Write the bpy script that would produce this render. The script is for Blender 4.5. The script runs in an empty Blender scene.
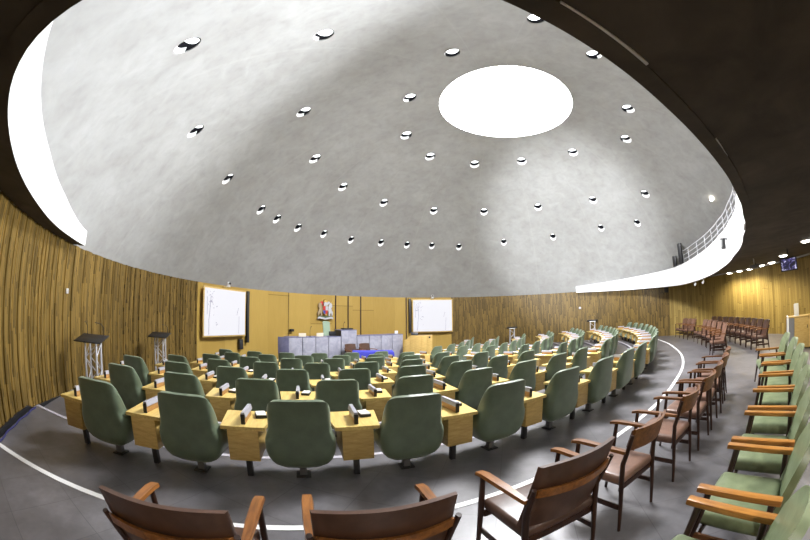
import bpy, bmesh, math, random
from math import sin, cos, pi, radians, atan2, hypot, sqrt
from mathutils import Vector, Matrix
random.seed(7)
scene = bpy.context.scene
COL = scene.collection

# ------------------------------------------------------------------ plan of the hall
CX, CY, RW = 3.173, 9.417, 11.07            # centre and radius of the round wall
RX, RY = -6.293, 20.833                     # centre of the seating arcs (behind the dais)
HW = 2.794                                  # top of the wall / gallery soffit
EYE = 1.65
AX = 39.7                                   # direction of the hall's axis, degrees
DR = 1.41                                   # depth of a seating tier
SAG = 6.15
RS = (RW * RW + SAG * SAG) / (2 * SAG)      # dome sphere
ZC = HW + SAG - RS
def ztier(k): return -.0845 * k
def pol(R, a, z=0.0):                       # about the seating centre
    a = radians(a); return Vector((RX + R * sin(a), RY - R * cos(a), z))
def wal(r, a, z=0.0):                       # about the hall's centre
    a = radians(a); return Vector((CX + r * sin(a), CY - r * cos(a), z))
def lerp(x, tab):
    if x <= tab[0][0]: return tab[0][1]
    for (a, b), (c, d) in zip(tab, tab[1:]):
        if x <= c: return b + (d - b) * (x - a) / (c - a)
    return tab[-1][1]
def sstep(x, a, b):
    t = max(0, min(1, (x - a) / (b - a))); return t * t * (3 - 2 * t)
def wall_r(a): return RW + .75 * sstep(a, 44, 62) * (1 - sstep(a, 104, 122))
def dome_z(r): return ZC + sqrt(RS * RS - r * r)

# ------------------------------------------------------------------ materials
def mat(name, col, rough=.5, metal=0.0, spec=.5, emit=None, estr=0):
    m = bpy.data.materials.new(name); m.use_nodes = True
    b = m.node_tree.nodes['Principled BSDF']
    b.inputs['Base Color'].default_value = (*col, 1); b.inputs['Roughness'].default_value = rough
    b.inputs['Metallic'].default_value = metal; b.inputs['Specular IOR Level'].default_value = spec
    if emit: b.inputs['Emission Color'].default_value = (*emit, 1); b.inputs['Emission Strength'].default_value = estr
    return m
class NT:
    def __init__(s, m): s.t = m.node_tree; s.b = s.t.nodes['Principled BSDF']
    def n(s, kind, **kw):
        x = s.t.nodes.new(kind)
        for k, v in kw.items():
            if k.startswith('i_'): x.inputs[k[2:].replace('_', ' ')].default_value = v
            else: setattr(x, k, v)
        return x
    def l(s, a, b): s.t.links.new(a, b)
    def math(s, op, a, b=None):
        x = s.n('ShaderNodeMath', operation=op)
        for i, v in enumerate((a, b)):
            if v is None: continue
            if isinstance(v, (int, float)): x.inputs[i].default_value = v
            else: s.l(v, x.inputs[i])
        return x.outputs[0]
    def ramp(s, fac, stops):
        r = s.n('ShaderNodeValToRGB'); e = r.color_ramp.elements
        e[0].position, e[0].color = stops[0][0], (*stops[0][1], 1); e[1].position, e[1].color = stops[-1][0], (*stops[-1][1], 1)
        for p, c in stops[1:-1]:
            q = e.new(p); q.color = (*c, 1)
        s.l(fac, r.inputs[0]); return r.outputs[0]
    def mix(s, fac, a, b, mode='MIX'):
        x = s.n('ShaderNodeMix', data_type='RGBA', blend_type=mode)
        for i, v in ((0, fac), (6, a), (7, b)):
            if isinstance(v, (int, float)): x.inputs[i].default_value = v
            elif isinstance(v, tuple): x.inputs[i].default_value = (*v, 1)
            else: s.l(v, x.inputs[i])
        return x.outputs[2]
    def bump(s, h, strength, dist=.01):
        x = s.n('ShaderNodeBump'); x.inputs['Strength'].default_value = strength; x.inputs['Distance'].default_value = dist
        s.l(h, x.inputs['Height']); s.l(x.outputs[0], s.b.inputs['Normal'])
def wood(name, dark, light, rough=.4, scale=(30, 2.5, 30), spec=.5, rnd=False):
    m = mat(name, light, rough, spec=spec); N = NT(m)
    tc = N.n('ShaderNodeTexCoord'); mp = N.n('ShaderNodeMapping'); mp.inputs['Scale'].default_value = scale
    N.l(tc.outputs['Object'], mp.inputs[0])
    no = N.n('ShaderNodeTexNoise', i_Scale=1.0, i_Detail=5.0, i_Roughness=.65, i_Distortion=.6); N.l(mp.outputs[0], no.inputs['Vector'])
    c = N.ramp(no.outputs[0], [(.3, dark), (.7, light)])
    if rnd:
        oi = N.n('ShaderNodeObjectInfo'); v = N.math('ADD', N.math('MULTIPLY', oi.outputs['Random'], .35), .8)
        hv = N.n('ShaderNodeHueSaturation'); N.l(v, hv.inputs['Value']); N.l(c, hv.inputs['Color']); c = hv.outputs[0]
    N.l(c, N.b.inputs['Base Color']); N.bump(no.outputs[0], .08)
    return m
def leather(name, dark, light, rough=.4, scale=9.0, spec=.5):
    m = mat(name, light, rough, spec=spec); N = NT(m)
    tc = N.n('ShaderNodeTexCoord')
    no = N.n('ShaderNodeTexNoise', i_Scale=scale, i_Detail=4.0); N.l(tc.outputs['Object'], no.inputs['Vector'])
    N.l(N.ramp(no.outputs[0], [(.35, dark), (.65, light)]), N.b.inputs['Base Color'])
    n2 = N.n('ShaderNodeTexNoise', i_Scale=260.0, i_Detail=2.0); N.l(tc.outputs['Object'], n2.inputs['Vector']); N.bump(n2.outputs[0], .12, .002)
    return m
M = {}
M['teak'] = wood('teak', (.075, .027, .009), (.24, .098, .03), .35, (26, 3, 26))
M['teak_dark'] = wood('teak dark', (.014, .005, .003), (.05, .018, .009), .4, (26, 26, 3))
M['teak_gold'] = wood('teak golden', (.20, .075, .016), (.48, .22, .05), .3, (26, 3, 26))
M['unit_wood'] = wood('unit wood', (.30, .14, .04), (.50, .28, .09), .35)
M['teak_arm'] = wood('teak armrest', (.12, .042, .010), (.33, .13, .03), .28, (26, 3, 26))
M['oak'] = wood('oak', (.43, .275, .08), (.60, .42, .15), .38, (7, 7, 40), spec=.4, rnd=True)
M['oak_top'] = wood('oak top', (.52, .36, .10), (.72, .54, .19), .33, (30, 4, 30), spec=.5)
M['brown_leather'] = leather('brown leather', (.058, .028, .018), (.094, .047, .031), .34)
M['tan_leather'] = leather('tan leather', (.13, .066, .044), (.20, .108, .074), .36)
M['green'] = leather('green upholstery', (.088, .117, .072), (.115, .152, .096), .42, 6)
for _v in (M['green'],):
    _p = _v.node_tree.nodes['Principled BSDF']; _p.inputs['Sheen Weight'].default_value = .35; _p.inputs['Sheen Roughness'].default_value = .45; _p.inputs['Sheen Tint'].default_value = (.75, .85, .7, 1)
M['pale_green'] = leather('pale green leather', (.125, .155, .082), (.19, .23, .13), .36, 8)
M['step_edge'] = mat('shaded white step edge', (.42, .40, .44), .6)  # white edge paint greyed: shade under the desks put into the colour
M['steel'] = mat('brushed steel', (.45, .45, .47), .35, .8)
M['alu'] = mat('aluminium', (.62, .62, .66), .4, .5)
M['black'] = mat('black plastic', (.012, .012, .014), .45)
M['silver_white'] = mat('silver white paint', (.50, .50, .53), .5)
M['grey_metal'] = mat('grey painted metal', (.16, .16, .17), .5)
M['dark_metal'] = mat('dark metal', (.03, .03, .032), .5)
M['white_paint'] = mat('white paint', (.80, .80, .80), .6)
M['white_plastic'] = mat('white plastic', (.75, .75, .77), .4)
M['silver_grey'] = mat('silver grey plastic', (.42, .42, .47), .35, .2)
M['blue_cloth'] = mat('blue cloth', (.045, .05, .42), .8)
M['cream'] = mat('cream laminate', (.72, .66, .54), .45)
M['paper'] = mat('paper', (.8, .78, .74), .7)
M['gold'] = mat('gold paint', (.62, .42, .10), .4)
M['red'] = mat('red paint', (.5, .03, .03), .5)
M['blue'] = mat('blue paint', (.04, .06, .3), .5)
M['matt_black'] = mat('matt black', (.004, .004, .006), .9, spec=.1)
M['lens'] = mat('lit skylight glass', (.9, .9, .9), .4, emit=(1, 1, 1), estr=9)
M['port_lens'] = mat('lit porthole glass', (.9, .9, .9), .4, emit=(.95, .98, 1), estr=4)
M['lamp_lens'] = mat('lit lamp glass', (.9, .9, .9), .4, emit=(1, .93, .8), estr=14)

def stained_grey(name, base, amp, rough, seams=False):
    m = mat(name, (base,) * 3, rough, spec=.35); N = NT(m)
    tc = N.n('ShaderNodeTexCoord')
    a = N.n('ShaderNodeTexNoise', i_Scale=.55, i_Detail=6.0, i_Roughness=.62); N.l(tc.outputs['Object'], a.inputs['Vector'])
    b = N.n('ShaderNodeTexNoise', i_Scale=2.2, i_Detail=5.0, i_Roughness=.6, i_Distortion=.8); N.l(tc.outputs['Object'], b.inputs['Vector'])
    f = N.math('ADD', N.math('MULTIPLY', a.outputs[0], .55), N.math('MULTIPLY', b.outputs[0], .45))
    lo, hi = base * (1 - amp), base * (1 + amp)
    c = N.ramp(f, [(.36, (lo * 1.0, lo * .99, lo * .95)), (.50, (base * .98, base * .985, base * .96)), (.64, (hi * .99, hi, hi * .99))])
    if seams:
        s = N.n('ShaderNodeSeparateXYZ'); N.l(tc.outputs['Object'], s.inputs[0])
        ang = N.math('MULTIPLY', N.math('ARCTAN2', s.outputs[0], s.outputs[1]), 16 / (2 * pi))
        fr = N.math('ABSOLUTE', N.math('SUBTRACT', N.math('FRACT', N.math('ADD', ang, 40.3)), .5))
        ln = N.math('LESS_THAN', fr, .012)
        c = N.mix(N.math('MULTIPLY', ln, .18), c, (hi * 1.15, hi * 1.15, hi * 1.12))
        br = N.n('ShaderNodeTexNoise', i_Scale=5.5, i_Detail=3.0, i_Roughness=.5); N.l(tc.outputs['Object'], br.inputs['Vector'])
        c = N.mix(.35, c, N.ramp(br.outputs[0], [(.3, (lo,) * 3), (.5, (base,) * 3), (.7, (base * 1.05,) * 3)]))
    N.l(c, N.b.inputs['Base Color']); N.bump(b.outputs[0], .1, .02)
    return m
M['concrete'] = stained_grey('dome concrete', .37, .17, .85, True)
M['soffit'] = stained_grey('dark soffit', .05, .45, .8)
_b = M['soffit'].node_tree.nodes['Principled BSDF']
def brownify(m, tint):
    N = NT(m); lk = N.b.inputs['Base Color'].links[0].from_socket
    N.l(N.mix(1.0, lk, tint, 'MULTIPLY'), N.b.inputs['Base Color'])
brownify(M['soffit'], (1.0, .78, .62))
def make_floor_mat():
    m = mat('grey marbled floor', (.1, .1, .1), .5, spec=.7); N = NT(m)
    tc = N.n('ShaderNodeTexCoord')
    a = N.n('ShaderNodeTexNoise', i_Scale=1.1, i_Detail=6.0, i_Roughness=.6, i_Distortion=.5); N.l(tc.outputs['Object'], a.inputs['Vector'])
    b = N.n('ShaderNodeTexNoise', i_Scale=5.0, i_Detail=6.0, i_Roughness=.65, i_Distortion=.3); N.l(tc.outputs['Object'], b.inputs['Vector'])
    f = N.math('ADD', N.math('MULTIPLY', a.outputs[0], .6), N.math('MULTIPLY', b.outputs[0], .4))
    c = N.ramp(f, [(.33, (.078, .074, .079)), (.5, (.118, .113, .121)), (.68, (.185, .177, .190))])
    mp = N.n('ShaderNodeMapping'); mp.inputs['Rotation'].default_value = (0, 0, radians(17)); N.l(tc.outputs['Object'], mp.inputs[0])
    br = N.n('ShaderNodeTexBrick', i_Scale=1.0, i_Mortar_Size=.004, i_Brick_Width=.61, i_Row_Height=.61); br.offset = 0
    br.inputs['Color1'].default_value = (1, 1, 1, 1); br.inputs['Color2'].default_value = (.86, .86, .86, 1); br.inputs['Mortar'].default_value = (.6, .6, .6, 1)
    N.l(mp.outputs[0], br.inputs['Vector'])
    N.l(N.mix(1.0, c, br.outputs['Color'], 'MULTIPLY'), N.b.inputs['Base Color'])
    N.l(N.ramp(a.outputs[0], [(.2, (.34,) * 3), (.8, (.38,) * 3)]), N.b.inputs['Roughness'])
    N.bump(b.outputs[0], .05, .005)
    return m
M['floor'] = make_floor_mat()
def wall_mat(name, dark, light, bw, bl, mortar, gap, knots=0.0):
    """vertical boards of random length around the round wall (object origin = hall centre)"""
    m = mat(name, light, .5, spec=.35); N = NT(m)
    tc = N.n('ShaderNodeTexCoord'); s = N.n('ShaderNodeSeparateXYZ'); N.l(tc.outputs['Object'], s.inputs[0])
    u = N.math('MULTIPLY', N.math('ARCTAN2', s.outputs[0], s.outputs[1]), RW)
    col = N.math('FLOOR', N.math('DIVIDE', u, bw))
    wn = N.n('ShaderNodeTexWhiteNoise', noise_dimensions='1D'); N.l(col, wn.inputs['W'])
    zz = N.math('ADD', s.outputs[2], N.math('MULTIPLY', wn.outputs['Value'], 7.3))
    row = N.math('FLOOR', N.math('DIVIDE', zz, bl))
    cb = N.n('ShaderNodeCombineXYZ'); N.l(col, cb.inputs[0]); N.l(row, cb.inputs[1])
    w2 = N.n('ShaderNodeTexWhiteNoise', noise_dimensions='3D'); N.l(cb.outputs[0], w2.inputs['Vector'])
    fu = N.math('FRACT', N.math('DIVIDE', u, bw)); fz = N.math('FRACT', N.math('DIVIDE', zz, bl))
    j1 = N.math('LESS_THAN', fu, gap); j2 = N.math('MULTIPLY', N.math('LESS_THAN', fz, .17 if gap > .1 else .006), N.math('LESS_THAN', fu, .36 if gap > .1 else 2.0))
    g = N.n('ShaderNodeCombineXYZ'); N.l(N.math('MULTIPLY', u, 38), g.inputs[0]); N.l(N.math('MULTIPLY', zz, 1.6), g.inputs[1]); N.l(w2.outputs['Value'], g.inputs[2])
    no = N.n('ShaderNodeTexNoise', i_Scale=1.0, i_Detail=5.0, i_Roughness=.6); N.l(g.outputs[0], no.inputs['Vector'])
    f = N.math('ADD', N.math('MULTIPLY', no.outputs[0], .6), N.math('MULTIPLY', w2.outputs['Value'], .4))
    c = N.ramp(f, [(.25, dark), (.75, light)])
    if knots:
        vo = N.n('ShaderNodeTexVoronoi', i_Scale=1.0); kk = N.n('ShaderNodeCombineXYZ'); N.l(N.math('MULTIPLY', u, 5), kk.inputs[0]); N.l(N.math('MULTIPLY', zz, 2.2), kk.inputs[1]); N.l(kk.outputs[0], vo.inputs['Vector'])
        c = N.mix(N.math('MULTIPLY', N.math('LESS_THAN', vo.outputs['Distance'], .09), knots), c, dark)
    c = N.mix(N.math('MULTIPLY', N.math('MAXIMUM', j1, j2), mortar), c, tuple(d * .25 for d in dark))
    N.l(c, N.b.inputs['Base Color']); N.bump(no.outputs[0], .1, .004)
    return m
M['slats'] = wall_mat('slatted wall', (.085, .053, .011), (.235, .148, .037), .075, .62, .8, .16, .6)
M['boards'] = wall_mat('boarded wall', (.22, .145, .034), (.39, .275, .075), .115, 1.9, .75, .06, .7)
M['veneer'] = wall_mat('veneer wall', (.38, .245, .055), (.47, .315, .08), 1.3, 6.0, .6, .004)

# ------------------------------------------------------------------ mesh helpers
def new(): return bmesh.new()
def link(name, bm, m, parent=None, smooth=True, loc=None, angle=40):
    bmesh.ops.recalc_face_normals(bm, faces=bm.faces)
    me = bpy.data.meshes.new(name); bm.to_mesh(me); bm.free()
    for mm in (m if isinstance(m, (list, tuple)) else [m]): me.materials.append(mm)
    if smooth:
        for p in me.polygons: p.use_smooth = True
        try: me.set_sharp_from_angle(angle=radians(angle))
        except Exception: pass
    o = bpy.data.objects.new(name, me); COL.objects.link(o)
    if parent: o.parent = parent
    if loc is not None: o.location = loc
    return o
def tag(o, label=None, cat=None, group=None, kind=None):
    if label: o['label'] = label
    if cat: o['category'] = cat
    if group: o['group'] = group
    if kind: o['kind'] = kind
    return o
def thing(name, label, cat, loc=(0, 0, 0), rz=0.0, group=None):
    o = bpy.data.objects.new(name, None); o.empty_display_size = .1; COL.objects.link(o)
    o.location = loc; o.rotation_euler = (0, 0, rz)
    return tag(o, label, cat, group)
def struct(name, bm, m, loc=None, **k): return tag(link(name, bm, m, None, loc=loc, **k), kind='structure')
def box(bm, c, s, bev=0.0, rot=None, seg=2):
    r = bmesh.ops.create_cube(bm, size=1.0); vs = r['verts']
    bmesh.ops.scale(bm, vec=s, verts=vs)
    if bev:
        es = list({e for v in vs for e in v.link_edges})
        g = bmesh.ops.bevel(bm, geom=es, offset=bev, segments=seg, affect='EDGES', profile=.5)
        vs = list({v for f in g['faces'] for v in f.verts} | {v for v in vs if v.is_valid})
    if rot is not None: bmesh.ops.rotate(bm, cent=(0, 0, 0), matrix=rot, verts=vs)
    bmesh.ops.translate(bm, vec=c, verts=vs)
    return vs
def tube(bm, pts, r, seg=8, closed=False):
    pts = [Vector(p) for p in pts]; n = len(pts)
    rr = r if isinstance(r, (list, tuple)) else [r] * n
    rings = []; up = None
    for i, p in enumerate(pts):
        a = pts[i - 1] if i else (pts[-1] if closed else p); b = pts[i + 1] if i < n - 1 else (pts[0] if closed else p)
        t = (b - a).normalized()
        if up is None: up = Vector((0, 0, 1)) if abs(t.z) < .9 else Vector((0, 1, 0))
        x = t.cross(up); x = x.normalized() if x.length > 1e-5 else Vector((1, 0, 0)); y = x.cross(t).normalized(); up = y if abs(t.z) > .9 else up
        rings.append([bm.verts.new(p + (x * cos(2 * pi * k / seg) + y * sin(2 * pi * k / seg)) * rr[i]) for k in range(seg)])
    m = n if closed else n - 1
    for i in range(m):
        A, B = rings[i], rings[(i + 1) % n]
        for k in range(seg): bm.faces.new((A[k], A[(k + 1) % seg], B[(k + 1) % seg], B[k]))
    if not closed: bm.faces.new(rings[0][::-1]); bm.faces.new(rings[-1])
def prism(bm, poly, z0, z1):
    lo = [bm.verts.new((x, y, z0)) for x, y in poly]; hi = [bm.verts.new((x, y, z1)) for x, y in poly]; n = len(poly)
    bm.faces.new(lo[::-1]); bm.faces.new(hi)
    for i in range(n): bm.faces.new((lo[i], lo[(i + 1) % n], hi[(i + 1) % n], hi[i]))
def lathe(bm, prof, seg=24, c=(0, 0, 0)):
    c = Vector(c); rings = []
    for r, z in prof:
        rings.append([bm.verts.new(c + Vector((max(r, 1e-4) * cos(2 * pi * k / seg), max(r, 1e-4) * sin(2 * pi * k / seg), z))) for k in range(seg)])
    for A, B in zip(rings, rings[1:]):
        for k in range(seg): bm.faces.new((A[k], A[(k + 1) % seg], B[(k + 1) % seg], B[k]))
    return rings
def grid_slab(bm, fn, nu, nv, th):
    """closed slab: fn(u,v) -> (point, normal); thickness th along the normal"""
    A = [[None] * (nv + 1) for _ in range(nu + 1)]; B = [[None] * (nv + 1) for _ in range(nu + 1)]
    for i in range(nu + 1):
        for j in range(nv + 1):
            p, n = fn(i / nu, j / nv); p = Vector(p); n = Vector(n).normalized()
            A[i][j] = bm.verts.new(p); B[i][j] = bm.verts.new(p + n * th)
    for i in range(nu):
        for j in range(nv):
            bm.faces.new((A[i][j], A[i + 1][j], A[i + 1][j + 1], A[i][j + 1])); bm.faces.new((B[i][j], B[i][j + 1], B[i + 1][j + 1], B[i + 1][j]))
    for i in range(nu):
        bm.faces.new((A[i][0], B[i][0], B[i + 1][0], A[i + 1][0])); bm.faces.new((A[i][nv], A[i + 1][nv], B[i + 1][nv], B[i][nv]))
    for j in range(nv):
        bm.faces.new((A[0][j], A[0][j + 1], B[0][j + 1], B[0][j])); bm.faces.new((A[nu][j], B[nu][j], B[nu][j + 1], A[nu][j + 1]))
def strip_slab(bm, rows):
    """rows: list of closed quads [(p00,p01,p11,p10)] cross-sections along a sweep -> closed solid"""
    R = [[bm.verts.new(p) for p in q] for q in rows]; k = len(R[0])
    for a, b in zip(R, R[1:]):
        for i in range(k): bm.faces.new((a[i], a[(i + 1) % k], b[(i + 1) % k], b[i]))
    bm.faces.new(R[0][::-1]); bm.faces.new(R[-1])
def arc_slab(bm, R0, R1, a0, a1, z0, z1, n=None, sh=None):
    sh = sh or (lambda R, a: 0)
    n = n or max(2, int(abs(a1 - a0) / 1.5))
    strip_slab(bm, [[pol(R0 + sh(R0, a), a, z0), pol(R1 + sh(R0, a), a, z0), pol(R1 + sh(R0, a), a, z1), pol(R0 + sh(R0, a), a, z1)] for a in [a0 + (a1 - a0) * i / n for i in range(n + 1)]])
def walk(o):
    yield o
    for c in o.children: yield from walk(c)
def dup(root, loc, rz, label=None, group=None):
    def cp(o, par):
        c = o.copy(); COL.objects.link(c)
        if par: c.parent = par
        for ch in KIDS[o.name]: cp(ch, c)
        return c
    r = cp(root, None); r.location = loc; r.rotation_euler = (0, 0, rz)
    if label: r['label'] = label
    if group: r['group'] = group
    return r
KIDS = {}
def remember(root):
    by = {}
    for o in bpy.data.objects:
        if o.parent: by.setdefault(o.parent.name, []).append(o)
    def rec(o):
        KIDS[o.name] = by.get(o.name, [])
        for c in KIDS[o.name]: rec(c)
    rec(root)
class Placer:
    """places the prototype itself first, then copies"""
    def __init__(s, root): s.root = root; s.used = False; remember(root)
    def __call__(s, loc, rz, label, group=None):
        if not s.used:
            s.used = True; s.root.location = loc; s.root.rotation_euler = (0, 0, rz); s.root['label'] = label
            if group: s.root['group'] = group
            return s.root
        return dup(s.root, loc, rz, label, group)
ORD = 'zero first second third fourth fifth sixth seventh eighth ninth tenth eleventh twelfth thirteenth fourteenth fifteenth sixteenth seventeenth eighteenth'.split()

# ------------------------------------------------------------------ floor: tiers stepping down towards the dais
def ring_span(R, rw):
    d = hypot(RX - CX, RY - CY); c = (R * R + d * d - rw * rw) / (2 * R * d)
    if c >= 1: return None
    return math.degrees(math.acos(max(-1, c)))
AXR = math.degrees(atan2(CX - RX, RY - CY))
def edge_shift(R, a):
    return lerp(a, [(30, .0), (38, .03), (44, .14), (50, .23), (56, .29), (61, .41), (66, .52)]) * max(0, 1 - abs(R - 19.45) / 1.3)
bm = new()
def tier(R_out, R_in, z, zdrop):
    n = max(2, int((R_out - R_in) / .35)); m = 60; prev = None
    for i in range(n + 1):
        R = R_out + (R_in - R_out) * i / n; h = ring_span(R, RW + .95)
        if h is None: continue
        row = [bm.verts.new(pol(R + edge_shift(R, AXR - h + 2 * h * j / m), AXR - h + 2 * h * j / m, z)) for j in range(m + 1)]
        if prev:
            for j in range(m): bm.faces.new((prev[j], prev[j + 1], row[j + 1], row[j]))
        prev = row
    if zdrop:
        low = [bm.verts.new(v.co - Vector((0, 0, zdrop))) for v in prev]
        for j in range(m): bm.faces.new((prev[j], prev[j + 1], low[j + 1], low[j]))
NT_ = 7
tier(25.95, 19.45, 0.0, 0)
for k in range(NT_): tier(19.45 - DR * k, 19.45 - DR * (k + 1), ztier(k), .0845)
tier(19.45 - DR * NT_, 2.2, ztier(NT_), 0)
ZD = ztier(NT_)
struct('floor', bm, M['floor'], angle=20)
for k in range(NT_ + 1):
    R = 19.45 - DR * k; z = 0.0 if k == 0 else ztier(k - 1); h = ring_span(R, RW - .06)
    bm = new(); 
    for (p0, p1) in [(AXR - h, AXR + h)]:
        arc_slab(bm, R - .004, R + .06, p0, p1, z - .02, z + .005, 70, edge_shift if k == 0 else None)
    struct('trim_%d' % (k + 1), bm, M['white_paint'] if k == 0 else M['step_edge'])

# ------------------------------------------------------------------ round wall
def battens(a0, a1, width, depth, z0, z1, jag=True):
    bm = new(); n = max(1, int(round(abs(radians(a1 - a0)) * RW / width))); pa = None
    rnd = random.Random(int(a0 * 10))
    for i in range(n):
        d = rnd.choice((0, 0, depth, depth * .6)) if jag else 0
        for j in (0, 1):
            a = a0 + (a1 - a0) * (i + j) / n; r = wall_r((a + 180) % 360 - 180) - d
            q = wal(r, a) - Vector((CX, CY, 0)); pr = (bm.verts.new((q.x, q.y, z0)), bm.verts.new((q.x, q.y, z1)))
            if pa: bm.faces.new((pa[0], pr[0], pr[1], pa[1]))
            pa = pr
    return bm
org = (CX, CY, 0)
struct('wall_left', battens(-97.4, -25, .075, .03, -.9, HW), M['slats'], org, smooth=False)
struct('wall_rear', battens(-25, 44, .115, .012, -.1, HW), M['boards'], org, smooth=False)
struct('wall_right', battens(44, 112, .115, .012, -.1, HW), M['boards'], org, smooth=False)
struct('wall_right_slatted', battens(112, 181.8, .075, .03, -.9, HW), M['slats'], org, smooth=False)
struct('wall_front', battens(181.8, 262.6, .5, .0, -.9, HW, False), M['veneer'], org)
bm = new()
strip_slab(bm, [[wal(RW - .015, a, z0), wal(RW - .05, a, z0), wal(RW - .05, a, z0 + .09), wal(RW - .015, a, z0 + .09)] for a in range(-66, -24, 1) for z0 in ([0.0] if a > -52 else [-.0845 * min(6, 1 + (-52 - a) / 7)])])
struct('baseboard_left', bm, M['black'])

# ------------------------------------------------------------------ dome with its portholes
PORT = [ # (ring, angle about hall centre, radius) read ring by ring from left to right
 ('top', -83, 3.0), ('top', -121, 3.6), ('top', -149, 4.0), ('top', 180, 4.05), ('top', 149.5, 4.05), ('top', 117, 4.4), ('top', 88, 5.2), ('top', 68, 4.65), ('top', 28.7, 4.1), ('top', -1.5, 4.55), ('top', -35.2, 3.2),
 ('middle', -45.4, 6.7), ('middle', -75.4, 6.25), ('middle', -100.7, 6.5), ('middle', -122, 6.8), ('middle', -143.2, 6.92), ('middle', -166, 6.95), ('middle', 172, 6.93), ('middle', 148.3, 6.9), ('middle', 124.4, 7.1), ('middle', 103.5, 7.6),
 ('lowest', -43, 9.1), ('lowest', -63.3, 8.75), ('lowest', -83.8, 8.62), ('lowest', -101.9, 8.77), ('lowest', -109.2, 8.83), ('lowest', -118.1, 8.88), ('lowest', -128.2, 8.86), ('lowest', -138.8, 8.89), ('lowest', -150, 8.84), ('lowest', -159.8, 8.83), ('lowest', -169.1, 8.81), ('lowest', -179.2, 8.84), ('lowest', 164, 8.65), ('lowest', 145.3, 8.6), ('lowest', 126.6, 8.53), ('lowest', 113, 8.68)]
bm = new(); prof = []
r_oc = 2.40; OX, OY, OE = CX + .45, CY + .08, .90
N1 = 44
for i in range(N1 + 1):
    r = (RW + .035) * i / N1; prof.append((r, dome_z(r)))
prof_out = [(r, z + .32) for r, z in prof[::-1]]
rings = lathe(bm, prof + prof_out, 144)
for k in range(144): bm.faces.new((rings[-1][k], rings[-1][(k + 1) % 144], rings[0][(k + 1) % 144], rings[0][k])) if False else None
bmesh.ops.remove_doubles(bm, verts=bm.verts, dist=2e-3)
dome = struct('ceiling', bm, M['concrete'], (CX, CY, 0))
cb = new()
PRS = {'top': .225, 'middle': .205, 'lowest': .170}
def dome_up(r, a): return (wal(r, a, dome_z(r)) - Vector((CX, CY, ZC))).normalized()
for ring, a, r in PORT:
    q = wal(r, a) - Vector((CX, CY, 0)); z = dome_z(r)
    bmesh.ops.create_cone(cb, cap_ends=True, segments=28, radius1=PRS[ring], radius2=PRS[ring], depth=2.0, matrix=Matrix.Translation((q.x, q.y, z)))
bmesh.ops.create_cone(cb, cap_ends=True, segments=96, radius1=r_oc, radius2=r_oc, depth=4, matrix=Matrix.Translation((OX - CX, OY - CY, 8.7)) @ Matrix.Diagonal((1, OE, 1, 1)))
cut = link('cutter', cb, M['concrete'], loc=(CX, CY, 0))
md = dome.modifiers.new('holes', 'BOOLEAN'); md.object = cut; md.operation = 'DIFFERENCE'; md.solver = 'EXACT'
dg = bpy.context.evaluated_depsgraph_get()
me = bpy.data.meshes.new_from_object(dome.evaluated_get(dg))
dome.modifiers.clear(); dome.data = me
cm = cut.data; bpy.data.objects.remove(cut); bpy.data.meshes.remove(cm)
nl = [None] * len(me.loops)
for f in me.polygons:
    f.use_smooth = True
    for li in f.loop_indices:
        v = me.vertices[me.loops[li].vertex_index].co; d = Vector((0, 0, ZC)) - v
        nl[li] = tuple(d.normalized()) if abs(d.length - RS) < .03 and f.normal.dot(d.normalized()) > .8 else tuple(f.normal)
me.normals_split_custom_set(nl)
# skylight over the oculus
bm = new(); zo = 8.70
lathe(bm, [(r_oc + .03, zo + .1), (r_oc + .03, zo + .75), (r_oc + .14, zo + .75), (r_oc + .14, zo + .1)], 96); bmesh.ops.scale(bm, vec=(1, OE, 1), verts=bm.verts)
sk = struct('window_1', bm, M['white_paint'], (OX, OY, 0))
bm = new(); lathe(bm, [(r_oc + .02, zo + .42), (1.7, zo + .52), (.9, zo + .58), (.02, zo + .6)], 96); bmesh.ops.scale(bm, vec=(1, OE, 1), verts=bm.verts)
g = link('pane', bm, M['lens'], sk)
# portholes: white collar, dark sleeve and lit glass in each hole, the lower rim following the dome
def sleeve(b, r0, r1, z0, z1, sl, k0=0, k1=28, seg=28, flat=False):
    full = k1 - k0 == seg; A = []
    for r, z, top in ((r0, z0, 0), (r1, z0, 0), (r1, z1, flat), (r0, z1, flat)):
        A.append([b.verts.new((r * cos(2 * pi * k / seg), r * sin(2 * pi * k / seg), z + (0 if top else sl * r * sin(2 * pi * k / seg)))) for k in range(k0, k1 + (0 if full else 1))])
    n = len(A[0])
    for i in range(4):
        P0, P1 = A[i], A[(i + 1) % 4]
        for k in range(n if full else n - 1): b.faces.new((P0[k], P0[(k + 1) % n], P1[(k + 1) % n], P1[k]))
    if not full:
        b.faces.new([x[0] for x in A]); b.faces.new([x[-1] for x in A][::-1])
def porthole(PR, sl, zl):
    t = thing('porthole_skylight', '', 'skylight')
    b = new(); sleeve(b, PR - .014, PR - .004, .004, .11, sl, 14, 28); link('white_collar', b, M['white_paint'], t)
    b = new(); sleeve(b, PR - .022, PR - .0145, .012, zl + .03, sl, 0, 14, flat=True); sleeve(b, PR - .014, PR - .004, .111, zl + .03, sl, 14, 28, flat=True); link('dark_sleeve', b, M['matt_black'], t)
    b = new(); lathe(b, [(PR - .026, zl + .012), (PR - .026, zl), (PR * .5, zl - .004), (0, zl - .006)], 28); link('lens', b, M['port_lens'], t)
    return t
cnt = {}; tot = {}; PP = {}
for ring, a, r in PORT: tot[ring] = tot.get(ring, 0) + 1
for ring, rm in (('top', 4.1), ('middle', 6.85), ('lowest', 8.75)): PP[ring] = Placer(porthole(PRS[ring], rm / sqrt(RS * RS - rm * rm), {'top': .17, 'middle': .17, 'lowest': .18}[ring]))
RINGTXT = {'top': 'ring nearest the big skylight', 'middle': 'middle ring', 'lowest': 'lowest ring'}
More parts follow.
